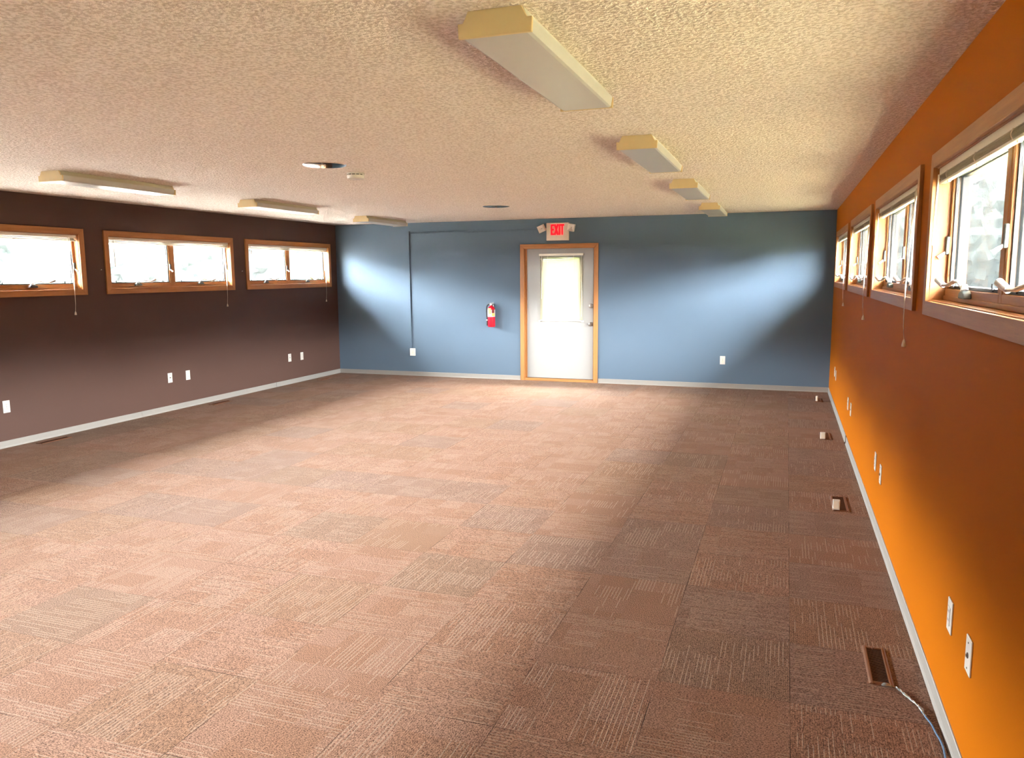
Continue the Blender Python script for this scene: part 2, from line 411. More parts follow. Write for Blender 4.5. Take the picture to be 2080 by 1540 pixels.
# ------------------------------------------------------------------ windows
def window(idx, side, u0, u1, label):
    sg = -1 if side == 'L' else 1
    X0 = XL if side == 'L' else XR
    def bx(b, ua, wa, za, ub, wb, zb):
        xa, xb = sorted((X0 + sg*wa, X0 + sg*wb)); box(b, (xa, ua, za), (xb, ub, zb))
    root = thing('window_%d' % idx, (X0, (u0+u1)/2, SILL), label, 'window', kind='structure')
    cw, ct = .062, .018
    # casing boards, mitred at the corners
    def board(quad, mat):
        b = bmesh.new(); F = []
        for w in (-ct, 0.0): F.append([b.verts.new((X0 + sg*w, u, z)) for u, z in quad])
        for i in range(4): b.faces.new((F[0][i], F[0][(i+1) % 4], F[1][(i+1) % 4], F[1][i]))
        b.faces.new(F[0]); b.faces.new(F[1][::-1]); obj('casing', b, mat, root, bevel=.002)
    a, c, e, f = u0 - .004, u1 + .004, SILL - .004, HEAD + .004
    board([(a-cw, f+cw), (c+cw, f+cw), (c, f), (a, f)], WY); board([(a-cw, e-cw), (c+cw, e-cw), (c, e), (a, e)], WY)
    board([(a-cw, e-cw), (a-cw, f+cw), (a, f), (a, e)], WZ); board([(c+cw, e-cw), (c+cw, f+cw), (c, f), (c, e)], WZ)
    # jamb boards lining the opening
    for q in ((u0-.02, u0, SILL-.02, HEAD+.02, WZ), (u1, u1+.02, SILL-.02, HEAD+.02, WZ), (u0, u1, SILL-.02, SILL, WY), (u0, u1, HEAD, HEAD+.02, WY)):
        b = bmesh.new(); bx(b, q[0], -.002, q[2], q[1], TW+.004, q[3]); obj('jamb', b, q[4], root)
    um = (u0 + u1)/2
    b = bmesh.new(); bx(b, um-.019, .056, SILL, um+.019, .122, HEAD); obj('mullion', b, WZ, root, bevel=.003)
    b = bmesh.new(); bx(b, u0, .056, SILL, um-.019, .118, SILL+.050); bx(b, um+.019, .056, SILL, u1, .118, SILL+.050)
    bx(b, u0, .050, SILL, u1, .062, SILL+.020); each('bottom_stop', b, WY, root, bevel=.003)
    for s, (p, q) in enumerate(((u0, um-.019), (um+.019, u1))):
        zb, zt = SILL+.050, HEAD
        # outer glazed sash
        b = bmesh.new(); fw = .042
        for r in ((p+.004, zb-.01, p+fw, zt-.004), (q-fw, zb-.01, q-.004, zt-.004), (p+fw, zb-.01, q-fw, zb+.012), (p+fw, zt-fw, q-fw, zt-.004)):
            bx(b, r[0], .088, r[1], r[2], .118, r[3])
        sash = obj('sash', b, M_SASH if side == 'L' else M_DARKSASH, root, bevel=.003)
        b = bmesh.new(); bx(b, p+fw-.003, .101, zb+.008, q-fw+.003, .105, zt-fw+.003); obj('pane', b, M_GLASS, sash)
        # wooden screen stiles and dark screen frame with mesh
        b = bmesh.new()
        bx(b, p, .058, zb, p+.026, .087, zt); bx(b, q-.026, .058, zb, q, .087, zt); bx(b, p+.026, .058, zt-.03, q-.026, .087, zt)
        obj('stile', b, WZ, root, bevel=.003)
        b = bmesh.new(); g = .012; p2, q2 = p+.026, q-.026
        for r in ((p2, zb, p2+g, zt-.03), (q2-g, zb, q2, zt-.03), (p2+g, zb, q2-g, zb+g), (p2+g, zt-.03-g, q2-g, zt-.03)):
            bx(b, r[0], .068, r[1], r[2], .080, r[3])
        for k in (.12, .88):
            uu = p2 + k*(q2-p2); bx(b, uu-.006, .063, zb+.004, uu+.006, .070, zb+.030)
        sf = obj('screen_frame', b, M_GASKET, root)
        b = bmesh.new(); bx(b, p2+g-.002, .0735, zb+g-.002, q2-g+.002, .0745, zt-.03-g+.002); obj('insect_screen', b, M_SCREEN, sf)
        # lever lock on the far stile
        ul = q - .013
        b = bmesh.new(); bx(b, ul-.012, .046, SILL+.195, ul+.012, .062, SILL+.272)
        lk = obj('sash_lock', b, M_LOCK, root, bevel=.004)
        b = bmesh.new()
        w0 = Vector((X0+sg*.048, ul, SILL+.205)); w1 = Vector((X0+sg*.020, ul+.004, SILL+.182))
        cyl(b, w0, w1, .006, .009, 12); obj('lock_lever', b, M_CRANK, lk, smooth=True)
        # folding crank operator
        uc = (p+q)/2 - .035 + random.uniform(-.02, .02)
        P = lambda u, w, z: Vector((X0 + sg*w, uc + u, SILL + z))
        b = bmesh.new()
        for k in range(6):
            t0, t1 = k/6, (k+1)/6
            r0, r1 = math.sqrt(1-t0*t0*.9), math.sqrt(1-t1*t1*.9)
        prism(b, [(-.062, .020), (-.050, .040), (-.02, .050), (.02, .050), (.050, .040), (.062, .020)], .028, .058, lambda w, u, z: P(u*.8, w, z))
        ck = obj('crank_handle', b, M_LOCK, root, bevel=.004)
        b = bmesh.new()
        tilt = (.004, .000, -.012, .006)[(idx + s) % 4]
        path = [P(-.020, .036, .056), P(.020, .024, .084), P(.045, .014, .086), P(.105, .002, .066+tilt), P(.150, -.006, .066+tilt)]
        tube(b, path, .0105, 10, .6)
        cyl(b, P(-.02, .036, .052), P(-.012, .036, .070), .014, .011, 14)
        obj('crank_arm', b, M_CRANK, ck, smooth=True)
        b = bmesh.new(); cyl(b, P(.147, -.008, .064+tilt), P(.200, -.020, .086+tilt), .0105, .0125, 14); obj('crank_knob', b, M_CRANK, ck, smooth=True)
    return root

ORD = ['behind the viewer', 'nearest the viewer, outside the photo', 'cut by the left edge of the photo', 'in the middle of the brown wall', 'nearest the blue wall']
for i, (a, b) in enumerate(LEFT_WIN): window(i+1, 'L', a, b, 'oak framed two sash window in the brown wall, ' + ORD[i])
ORD2 = ['behind the viewer', 'nearest, cut by the right edge of the photo', 'second from the right edge of the photo', 'third from the right edge of the photo', 'nearest the blue wall']
for i, (a, b) in enumerate(RIGHT_WIN): window(i+6, 'R', a, b, 'oak framed two sash window in the orange wall, ' + ORD2[i])

# ------------------------------------------------------------------ raised mini blinds
def blind(side, u0, u1, label, cord_z, seed):
    rnd = random.Random(seed)
    sg = -1 if side == 'L' else 1
    X0 = XL if side == 'L' else XR
    root = thing('raised_mini_blind', (X0 + sg*.018, (u0+u1)/2, HEAD), label, 'blind', 'raised window blinds')
    def bx(b, ua, wa, za, ub, wb, zb):
        xa, xb = sorted((X0 + sg*wa, X0 + sg*wb)); box(b, (xa, ua, za), (xb, ub, zb))
    a, c = u0 + .012, u1 - .012
    b = bmesh.new(); bx(b, a, .004, HEAD-.030, c, .034, HEAD-.001); obj('headrail', b, M_RAIL, root, bevel=.002)
    b = bmesh.new()
    for k in range(9):
        z = HEAD - .0335 - k*.0024; n = 24
        off = rnd.uniform(-.002, .002)
        for w in (0,):
            top = []; bot = []
            for i in range(n+1):
                u = a + .004 + (c-a-.008)*i/n
                dz = .0012*math.sin(i*1.7+k) * (1 if k < 6 else .5)
                row = [b.verts.new((X0 + sg*(wv+off), u, z + dz + hv)) for wv, hv in ((.006, 0), (.0185, .0016), (.031, 0), (.031, -.0008), (.0185, .0008), (.006, -.0008))]
                top.append(row)
            for A, B in zip(top, top[1:]):
                for q in range(6): b.faces.new((A[q], A[(q+1) % 6], B[(q+1) % 6], B[q]))
            b.faces.new(top[0]); b.faces.new(top[-1][::-1])
    obj('slat_stack', b, M_BLIND, root)
    sag = [0, .004]
    b = bmesh.new(); zr = HEAD - .066
    bx(b, a+.004, .006, zr, c-.004, .031, zr+.011); rail = obj('bottom_rail', b, M_RAIL, root, bevel=.003)
    b = bmesh.new()
    for k in (.08, .36, .64, .92):
        u = a + k*(c-a); bx(b, u-.008, .012, zr-.006, u+.008, .024, zr+.001)
    each('rail_plug', b, M_RAIL, rail, bevel=.002)
    b = bmesh.new()
    for k in (.10, .37, .63, .90):
        u = a + k*(c-a)
        for w in (.0035, .0335):
            tube(b, smooth_path([(X0+sg*w, u, HEAD-.028), (X0+sg*(w-.004), u+.006, HEAD-.045), (X0+sg*w, u-.004, zr+.004)], 4), .0018, 6)
    each('ladder_tape', b, M_CORD, root)
    far = (side == 'L')
    uc = (u1 - .105) if far else (u0 + .15)
    ut = (u0 + .07) if far else (u1 - .05)
    b = bmesh.new()
    Q = lambda du, w, z: Vector((X0 + sg*w, uc + du, z))
    tube(b, smooth_path([Q(-.010, .002, HEAD-.025), Q(-.012, -.010, 1.85), Q(-.004, -.022, 1.60), Q(0, -.024, 1.50)], 5), .0035, 6)
    tube(b, smooth_path([Q(.012, .002, HEAD-.025), Q(.012, -.010, 1.85), Q(.008, -.022, 1.60), Q(0, -.024, 1.48)], 5), .0035, 6)
    tube(b, [Q(0, -.024, 1.50), Q(0, -.022, 1.35), Q(-.004, -.016, cord_z+.03)], .0022, 6)
    obj('lift_cord', b, M_CORD, root)
    b = bmesh.new(); p = Q(-.004, -.016, cord_z)
    lathe(b, [(.0105, 0), (.011, .008), (.007, .028), (.004, .036), (.002, .040)], p, 'z', 12); obj('tassel', b, M_CORD, root, smooth=True)
    b = bmesh.new(); cyl(b, (X0-sg*.004, ut, HEAD-.03), (X0-sg*.012, ut, HEAD-.325), .0035, .0042, 8)
    obj('tilt_wand', b, M_WHITE, root, smooth=True)
    return root
blind('L', *LEFT_WIN[2], 'raised ivory mini blind in the brown wall window cut by the left edge', 1.232, 1)
blind('L', *LEFT_WIN[3], 'raised ivory mini blind in the middle window of the brown wall', 1.222, 2)
blind('L', *LEFT_WIN[4], 'raised ivory mini blind in the brown wall window nearest the blue wall', 1.204, 3)
blind('R', *RIGHT_WIN[1], 'raised ivory mini blind in the nearest orange wall window, cut by the right edge', 1.244, 4)
blind('R', *RIGHT_WIN[2], 'raised ivory mini blind in the second nearest window of the orange wall', 1.244, 5)
blind('R', *RIGHT_WIN[3], 'raised ivory mini blind in the third nearest window of the orange wall', 1.250, 6)
blind('R', *RIGHT_WIN[4], 'raised ivory mini blind in the orange wall window nearest the blue wall', 1.262, 7)

# ------------------------------------------------------------------ door
LX0, LX1, LZ0, LZ1, LY = -3.741, -2.703, .043, 2.001, YB+.05
d = thing('door_1', ((LX0+LX1)/2, YB, 0), 'white door with blind and oak casing in the blue wall', 'door', kind='structure')
cx0, cx1, cz = -3.762, -2.682, 2.003
def dboard(quad, mat):
    b = bmesh.new(); F = []
    for y in (YB-.018, YB): F.append([b.verts.new((x, y, z)) for x, z in quad])
    for i in range(4): b.faces.new((F[0][i], F[0][(i+1) % 4], F[1][(i+1) % 4], F[1][i]))
    b.faces.new(F[0]); b.faces.new(F[1][::-1]); obj('casing', b, mat, d, bevel=.004)
cw = .066
dboard([(cx0-cw, 0), (cx0-cw, cz+cw), (cx0, cz), (cx0, 0)], WZ); dboard([(cx1+cw, 0), (cx1+cw, cz+cw), (cx1, cz), (cx1, 0)], WZ)
dboard([(cx0-cw, cz+cw), (cx1+cw, cz+cw), (cx1, cz), (cx0, cz)], WX)
for q, mt in (((DX0, YB-.001, 0, cx0+.006, YB+.15, DZ), WZ), ((cx1-.006, YB-.001, 0, DX1, YB+.15, DZ), WZ), ((DX0, YB-.001, cz-.004, DX1, YB+.15, DZ), WX)):
    one('jamb', q[:3], q[3:], mt, d)
one('door_stop', (LX0-.018, YB+.036, .03), (LX0+.004, YB+.049, cz-.004), WZ, d)
for q in ((cx0, cx0+.035, 0, cz), (cx1-.035, cx1, 0, cz), (cx0, cx1, cz-.035, cz)): one('rabbet', (q[0], YB+.096, q[2]), (q[1], YB+.149, q[3]), WZ, d)
one('weather_strip', (cx0, YB+.07, .03), (cx1, YB+.15, .047), M_GASKET, d)
one('threshold', (cx0, YB-.012, 0), (cx1, YB+.15, .036), WX, d, bevel=.004)
GX0, GX1, GZ0, GZ1 = -3.475, -2.915, .945, 1.860
b = bmesh.new()
for q in ((LX0, GX0, LZ0, LZ1), (GX1, LX1, LZ0, LZ1), (GX0, GX1, LZ0, GZ0), (GX0, GX1, GZ1, LZ1)):
    box(b, (q[0], LY, q[2]), (q[1], LY+.044, q[3]))
leaf = obj('leaf', b, M_DOOR, d)
one('pane', (GX0, LY+.018, GZ0), (GX1, LY+.024, GZ1), M_GLASS, leaf)
b = bmesh.new(); f = .018
for q in ((GX0-f, GX0, GZ0-f, GZ1+f), (GX1, GX1+f, GZ0-f, GZ1+f), (GX0, GX1, GZ0-f, GZ0), (GX0, GX1, GZ1, GZ1+f)):
    box(b, (q[0], LY-.006, q[2]), (q[1], LY, q[3]))
obj('glazing_bead', b, M_DOOR, leaf, bevel=.002)
for nm, z, r in (('deadbolt', 1.148, .033), ('doorknob', .876, .030)):
    b = bmesh.new(); c = (-2.738, LY, z)
    if nm == 'deadbolt':
        lathe(b, [(r*.6, -.020), (r, -.016), (r*1.05, -.002), (r*1.05, 0)], c, 'y', 24); box(b, (c[0]-.006, LY-.036, z-.018), (c[0]+.006, LY-.018, z+.018))
    else:
        lathe(b, [(r*.35, -.062), (r*.8, -.060), (r*.95, -.050), (r*.9, -.038), (r*.45, -.026), (r*.42, -.010), (r*1.1, -.006), (r*1.1, 0)], c, 'y', 24)
    obj(nm, b, M_NICKEL, d, smooth=True)
for z in (.872, .753):
    b = bmesh.new(); lathe(b, [(.004, -.004), (.008, -.003), (.009, 0)], (-3.128, LY, z), 'y', 12); obj('bolt_head', b, M_IVORY, d)
b = bmesh.new()
for z in (.25, 1.02, 1.78): cyl(b, (LX0-.006, LY-.006, z-.045), (LX0-.006, LY-.006, z+.045), .006, None, 10)
each('hinge', b, M_NICKEL, d, smooth=True)

db = thing('door_mini_blind', (-3.195, LY-.01, 1.93), 'lowered ivory mini blind covering the glass of the white door', 'blind')
by = LY - .008
one('headrail', (-3.535, by-.028, 1.893), (-2.850, by-.002, 1.925), M_RAIL, db, bevel=.002)
b = bmesh.new(); z = 1.872; k = 0
while z > .945:
    tl = math.radians(40 if z > 1.815 else 63)
    w = .0125; dy, dz = w*math.cos(tl), w*math.sin(tl); yc = by - .015
    skew = .016*max(0, 1-k/3) if k < 3 else 0
    for x0, x1 in ((-3.522, -2.865),):
        n = 8; rows = []
        for i in range(n+1):
            x = x0 + (x1-x0)*i/n; o = skew*(.5 - i/n)
            rows.append([b.verts.new((x, yc+p*dy, z+o+p*dz+c)) for p, c in ((-1, 0), (0, .0012), (1, 0), (1, -.0006), (0, .0006), (-1, -.0006))])
        for A, B in zip(rows, rows[1:]):
            for q in range(6): b.faces.new((A[q], A[(q+1) % 6], B[(q+1) % 6], B[q]))
        b.faces.new(rows[0]); b.faces.new(rows[-1][::-1])
    z -= .0205; k += 1
obj('slats', b, M_DOORBLIND, db)
one('bottom_rail', (-3.522, by-.028, .915), (-2.880, by-.004, .928), M_RAIL, db, bevel=.003)
b = bmesh.new()
for x in (-3.40, -3.00):
    for y in (by-.029, by-.002): tube(b, [(x, y, 1.893), (x, y, .928)], .0015, 6)
each('ladder_cord', b, M_CORD, db)
b = bmesh.new(); tube(b, smooth_path([(-2.878, by-.032, 1.895), (-2.872, by-.034, 1.5), (-2.868, by-.034, 1.1), (-2.872, by-.034, .99)], 6), .0028, 6); obj('lift_cord', b, M_CORD, db)
b = bmesh.new(); cyl(b, (-3.492, by-.034, 1.89), (-3.494, by-.036, 1.25), .0038, None, 8); obj('tilt_wand', b, M_WHITE, db, smooth=True)
b = bmesh.new(); box(b, (-3.545, by-.018, .905), (-3.522, by+.008, .925)); box(b, (-2.880, by-.018, .905), (-2.846, by+.008, .925)); each('hold_down_bracket', b, M_IVORY, db)

# ------------------------------------------------------------------ ceiling lights
GL, GW = 1.19, .246
def make_light():
    root = thing('ceiling_light', (0, 0, 0), '', 'ceiling light', 'fluorescent wraparound ceiling lights')
    hw = GW/2
    # y runs from the near end; z = 0 is the ceiling
    Pn = lambda s, p, q: Vector((p, s, q))
    b = bmesh.new(); prism(b, [(-.090, 0), (.090, 0), (.104, -.034), (-.104, -.034)], .012, GL-.012, Pn); obj('housing', b, M_HOUSING, root)
    b = bmesh.new(); prism(b, [(-hw+.004, -.034), (-hw+.004, -.040), (-hw+.010, -.074), (-hw+.02, -.0785), (hw-.02, -.0785), (hw-.010, -.074), (hw-.004, -.040), (hw-.004, -.034)], .012, GL-.012, Pn)
    obj('diffuser', b, M_LENS, root)
    for y0, y1 in ((0, .013), (GL-.013, GL)):
        b = bmesh.new()
        prism(b, [(-.088, 0), (.088, 0), (.100, -.024), (.106, -.035), (hw, -.035), (hw-.002, -.080), (-hw+.002, -.080), (-hw, -.035), (-.106, -.035), (-.100, -.024)], y0, y1, Pn)
        obj('end_cap', b, M_CAP, root, bevel=.002)
    return root
LIGHTS = [(-.883, 2.370, 'white wraparound light on the ceiling, nearest and largest'),
          (-.874, 4.752, 'white wraparound light on the ceiling, second from the viewer on the orange wall side'),
          (-.884, 7.060, 'white wraparound light on the ceiling, third from the viewer on the orange wall side'),
          (-.890, 9.560, 'white wraparound light on the ceiling nearest the blue wall, orange wall side'),
          (-5.400, 4.640, 'white wraparound light on the ceiling, nearest of the three beside the brown wall'),
          (-5.510, 7.125, 'white wraparound light on the ceiling, middle one of the three beside the brown wall'),
          (-5.610, 9.680, 'white wraparound light on the ceiling nearest the blue wall, brown wall side')]
proto = make_light()
for i, (x, y, lab) in enumerate(LIGHTS):
    if i == 0: proto.location = (x, y, H); proto['label'] = lab
    else: dup(proto, (x, y, H), lab)

# round steel ceiling registers
def register(x, y, label, r=.160):
    root = thing('ceiling_register', (x, y, H), label, 'ceiling vent', 'round steel ceiling registers')
    b = bmesh.new(); lathe(b, [(r, 0), (r-.001, -.002), (r-.005, -.0045), (r-.009, -.004), (r-.009, 0)], (x, y, H), 'z', 48); obj('rim', b, M_CHROME, root, smooth=True)
    b = bmesh.new(); lathe(b, [(r-.009, -.001), (r-.011, -.0042), (r*.7, -.0049), (r*.4, -.0053), (.02, -.0055), (.001, -.0055)], (x, y, H), 'z', 48); obj('dish', b, M_CHROME, root, smooth=True)
    b = bmesh.new(); lathe(b, [(.004, -.014), (.007, -.013), (.008, -.010), (.005, -.005)], (x, y, H), 'z', 16); obj('screw_knob', b, M_CHROME, root, smooth=True)
    return root
register(-3.272, 5.150, 'round shiny steel ceiling register beside the smoke detector')
register(-3.358, 9.020, 'round dark steel ceiling register near the exit sign', .165)
sd = thing('smoke_detector', (-3.300, 5.640, H), 'small round white smoke detector on the ceiling beside the shiny register', 'smoke detector')
b = bmesh.new(); lathe(b, [(.071, 0), (.071, -.012), (.060, -.012), (.060, 0)], sd.location, 'z', 32); obj('base_plate', b, M_WHITE, sd, smooth=True)
b = bmesh.new(); lathe(b, [(.058, -.006), (.058, -.024)], sd.location, 'z', 32); obj('sensor_gap', b, M_VOID, sd, smooth=True)
b = bmesh.new(); lathe(b, [(.067, -.019), (.070, -.021), (.066, -.044), (.058, -.050), (.001, -.052)], sd.location, 'z', 32)
for k in range(12):
    a = 2*PI*k/12; cyl(b, sd.location + Vector((.064*math.cos(a), .064*math.sin(a), -.011)), sd.location + Vector((.064*math.cos(a), .064*math.sin(a), -.021)), .004, None, 6)
obj('cover', b, M_WHITE, sd, smooth=True)

# ------------------------------------------------------------------ exit sign
ex = thing('exit_sign', (-3.232, YB, 2.115), 'lit red exit sign with two lamp heads above the door', 'exit sign')
fy = YB - .052
one('housing', (-3.401, fy, 2.115), (-3.062, YB-.001, 2.373), M_SIGN, ex, bevel=.006)
b = bmesh.new()
def stroke(p, q, w):
    p, q = Vector((p[0], 0, p[1])), Vector((q[0], 0, q[1])); dd = (q-p).normalized(); n = Vector((-dd.z, 0, dd.x))*w/2
    pts = [p+n, q+n, q-n, p-n]
    A = [b.verts.new((v.x, fy-.004, v.z)) for v in pts]; B = [b.verts.new((v.x, fy+.002, v.z)) for v in pts]
    for i in range(4): b.faces.new((A[i], A[(i+1) % 4], B[(i+1) % 4], B[i]))
    b.faces.new(A[::-1]); b.faces.new(B)
z0, z1 = 2.195, 2.351; zm = (z0+z1)/2; lw = .024
x = -3.332
stroke((x+lw/2, z0), (x+lw/2, z1), lw)
for z in (z0+lw/2, zm, z1-lw/2): stroke((x, z), (x+.050, z), lw)
obj('letter', b, M_EXIT, ex); b = bmesh.new()
x = -3.274; stroke((x+.004, z0), (x+.052, z1), lw*1.15); stroke((x+.004, z1), (x+.052, z0), lw*1.15)
obj('letter', b, M_EXIT, ex); b = bmesh.new()
x = -3.208; stroke((x+lw/2, z0), (x+lw/2, z1), lw*1.05)
obj('letter', b, M_EXIT, ex); b = bmesh.new()
x = -3.182; stroke((x, z1-lw/2), (x+.056, z1-lw/2), lw); stroke((x+.028, z0), (x+.028, z1), lw)
obj('letter', b, M_EXIT, ex)
for cx, cz, ang in ((-3.462, 2.290, math.radians(-22)), (-3.008, 2.296, math.radians(13))):
    Mx = Matrix.Translation((cx, YB-.095, cz)) @ Matrix.Rotation(ang, 4, 'Y') @ Matrix.Rotation(math.radians(10), 4, 'X')
    h = .052
    b = bmesh.new()
    for q in ((-h, -h, -h+.006, h), (h-.006, h, -h, h), (-h+.006, h-.006, -h, -h+.006), (-h+.006, h-.006, h-.006, h)):
        pass
    fr = [(-h, -h, -h+.004, h), (h-.004, -h, h, h), (-h+.004, -h, h-.004, -h+.004), (-h+.004, h-.004, h-.004, h)]
    for a0, c0, a1, c1 in fr: box(b, (a0, -.030, c0), (a1, .020, c1), Mx)
    box(b, (-h, .020, -h), (h, .028, h), Mx)
    hd = obj('lamp_head', b, M_WHITE, ex, bevel=.003)
    b = bmesh.new(); o = h-.004
    c = [b.verts.new(Mx @ Vector(v)) for v in ((-o, -.022, -o), (o, -.022, -o), (o, -.022, o), (-o, -.022, o))]
    e = [b.verts.new(Mx @ Vector((v[0]*.22, .012, v[1]*.22))) for v in ((-o, -o), (o, -o), (o, o), (-o, o))]
    for i in range(4): b.faces.new((c[i], c[(i+1) % 4], e[(i+1) % 4], e[i]))
    b.faces.new(e); obj('reflector', b, M_BRIGHT, hd)
    b = bmesh.new(); cyl(b, Mx @ Vector((0, .010, 0)), Mx @ Vector((0, -.014, 0)), .007, .005, 10); obj('bulb', b, M_WHITE, hd, smooth=True)
    b = bmesh.new(); sx = -3.398 if cx < -3.2 else -3.064
    cyl(b, (sx, YB-.03, 2.285), (cx, YB-.068, cz), .012, None, 12); obj('swivel_arm', b, M_WHITE, ex, smooth=True)

# ------------------------------------------------------------------ surface raceway on the blue wall
b = bmesh.new(); rw, rd = .012, .021
box(b, (-5.695-rw, YB-rd, .447), (-5.695+rw, YB-.0004, 2.289+rw)); box(b, (-5.695+rw, YB-rd*.8, 2.284-rw*.8), (-3.403, YB-.0004, 2.284+rw*.8))
rc = obj('cable_raceway', b, M_BLUE, loc=(-5.695, YB, .447), bevel=.002)
tag(rc, 'blue painted cable raceway running up the blue wall to the exit sign', 'cable raceway')
b = bmesh.new(); box(b, (-5.712, YB-.025, 2.268), (-5.678, YB-.001, 2.306)); obj('elbow_cover', b, M_BLUE, rc, bevel=.002)

# ------------------------------------------------------------------ outlets and plates
def plate(pos, normal, label, kind, name, cat, group, depth=.006, w=.072, h=.118):
    """normal: 'x+' on the brown wall, 'x-' on the orange wall, 'y-' on the blue wall"""
    root = thing(name, pos, label, cat, group)
    if normal == 'x+': T = lambda a, n, z: Vector((pos[0]+n, pos[1]+a, pos[2]+z))
    elif normal == 'x-': T = lambda a, n, z: Vector((pos[0]-n, pos[1]-a, pos[2]+z))
    else: T = lambda a, n, z: Vector((pos[0]+a, pos[1]-n, pos[2]+z))
    def bb(b, a0, n0, z0, a1, n1, z1):
        p, q = T(a0, n0, z0), T(a1, n1, z1); box(b, tuple(map(min, p, q)), tuple(map(max, p, q)))
    b = bmesh.new(); bb(b, -w/2, 0, -h/2, w/2, depth, h/2); obj('plate', b, M_WHITE, root, bevel=.0025)
    d0 = depth
    if kind == 'duplex':
        for zc in (-.020, .020):
            b = bmesh.new(); cyl(b, T(0, d0-.001, zc), T(0, d0+.003, zc), .0165, .016, 20); r = obj('receptacle', b, M_IVORY, root, smooth=True)
            b = bmesh.new()
            for a in (-.006, .006): bb(b, a-.0013, d0+.002, zc-.001, a+.0013, d0+.0034, zc+.008)
            cyl(b, T(0, d0+.002, zc-.008), T(0, d0+.0034, zc-.008), .0025, None, 10); obj('slot', b, M_HOLE, r)
        b = bmesh.new(); cyl(b, T(0, d0-.001, 0), T(0, d0+.002, 0), .003, None, 10); each('screw', b, M_STEEL, root, smooth=True)
    elif kind == 'rocker':
        b = bmesh.new(); bb(b, -.0167, d0-.001, -.033, .0167, d0+.003, .033); r = obj('receptacle', b, M_WHITE, root, bevel=.001)
        b = bmesh.new()
        for zc in (-.017, .015):
            for a in (-.006, .006): bb(b, a-.0013, d0+.002, zc-.001, a+.0013, d0+.0034, zc+.008)
        obj('slot', b, M_HOLE, r)
    elif kind == 'coax':
        b = bmesh.new(); cyl(b, T(0, d0-.001, 0), T(0, d0+.003, 0), .010, .009, 20); cyl(b, T(0, d0+.002, 0), T(0, d0+.006, 0), .0045, None, 14); r = obj('jack', b, M_NICKEL, root, smooth=True)
        b = bmesh.new()
        for zc in (-.042, .042): cyl(b, T(0, d0-.001, zc), T(0, d0+.0016, zc), .0032, None, 10)
        each('screw', b, M_STEEL, root, smooth=True)
    elif kind == 'phone':
        b = bmesh.new(); bb(b, -.010, d0-.001, -.005, -.001, d0+.002, .006); bb(b, .001, d0-.001, -.005, .010, d0+.002, .006); obj('jack', b, M_HOLE, root)
        b = bmesh.new()
        for zc in (-.042, .042): cyl(b, T(0, d0-.001, zc), T(0, d0+.0016, zc), .0032, None, 10)
        each('screw', b, M_STEEL, root, smooth=True)
    return root
GO, GJ = 'white power outlets low on the walls', 'white jack plates low on the walls'
plate((XL, 5.354, .395), 'x+', 'white duplex outlet low on the brown wall at the left edge', 'duplex', 'wall_outlet', 'outlet', GO)
plate((XL, 7.477, .403), 'x+', 'white phone jack plate under the middle brown wall window', 'phone', 'wall_jack', 'jack plate', GJ)
plate((XL, 7.779, .399), 'x+', 'white outlet just right of the phone jack plate on the brown wall', 'rocker', 'wall_outlet', 'outlet', GO)
plate((XL, 9.913, .397), 'x+', 'white coax jack plate under the far brown wall window', 'coax', 'wall_jack', 'jack plate', GJ)
plate((XL, 10.226, .391), 'x+', 'white outlet on the brown wall, closest to the blue wall corner', 'rocker', 'wall_outlet', 'outlet', GO)
plate((-.815, YB, .398), 'y-', 'white outlet on the blue wall between the door and the orange wall', 'duplex', 'wall_outlet', 'outlet', GO)
plate((-5.6675, YB, .387), 'y-', 'white surface outlet box at the bottom of the blue raceway', 'duplex', 'wall_outlet', 'outlet', GO, depth=.032, w=.086, h=.118)
plate((XR, 2.681, .415), 'x-', 'white coax jack plate on the orange wall, closest to the viewer', 'coax', 'wall_jack', 'jack plate', GJ)
plate((XR, 2.985, .416), 'x-', 'white outlet on the orange wall just beyond the nearest coax plate', 'rocker', 'wall_outlet', 'outlet', GO)
plate((XR, 5.170, .386), 'x-', 'white jack plate on the orange wall, nearer one of the middle pair', 'coax', 'wall_jack', 'jack plate', GJ)
plate((XR, 5.472, .398), 'x-', 'white outlet on the orange wall, farther one of the middle pair', 'rocker', 'wall_outlet', 'outlet', GO)
plate((XR, 7.575, .389), 'x-', 'white jack plate on the orange wall, nearer of the pair above the baseboard notch', 'coax', 'wall_jack', 'jack plate', GJ)
plate((XR, 7.910, .390), 'x-', 'white outlet on the orange wall, farther of the pair above the baseboard notch', 'rocker', 'wall_outlet', 'outlet', GO)
plate((XR, 9.890, .410), 'x-', 'white jack plate on the orange wall, nearer of the pair by the blue wall', 'coax', 'wall_jack', 'jack plate', GJ)
plate((XR, 10.127, .426), 'x-', 'white outlet on the orange wall, farther of the pair by the blue wall', 'rocker', 'wall_outlet', 'outlet', GO)
# two small wall hooks left in the brown wall
for y, z, lab in ((6.579, 1.700, 'tiny pale nail in the brown wall left of the middle window'), (8.917, 1.688, 'tiny pale nail in the brown wall right of the middle window')):
    b = bmesh.new(); cyl(b, (XL, y, z), (XL+.012, y, z+.003), .003, .003, 8); cyl(b, (XL+.011, y, z+.003), (XL+.014, y, z+.0035), .005, .005, 10)
    tag(obj('nail', b, M_WHITE, loc=(XL, y, z), smooth=True), lab, 'nail', 'nails in the brown wall')

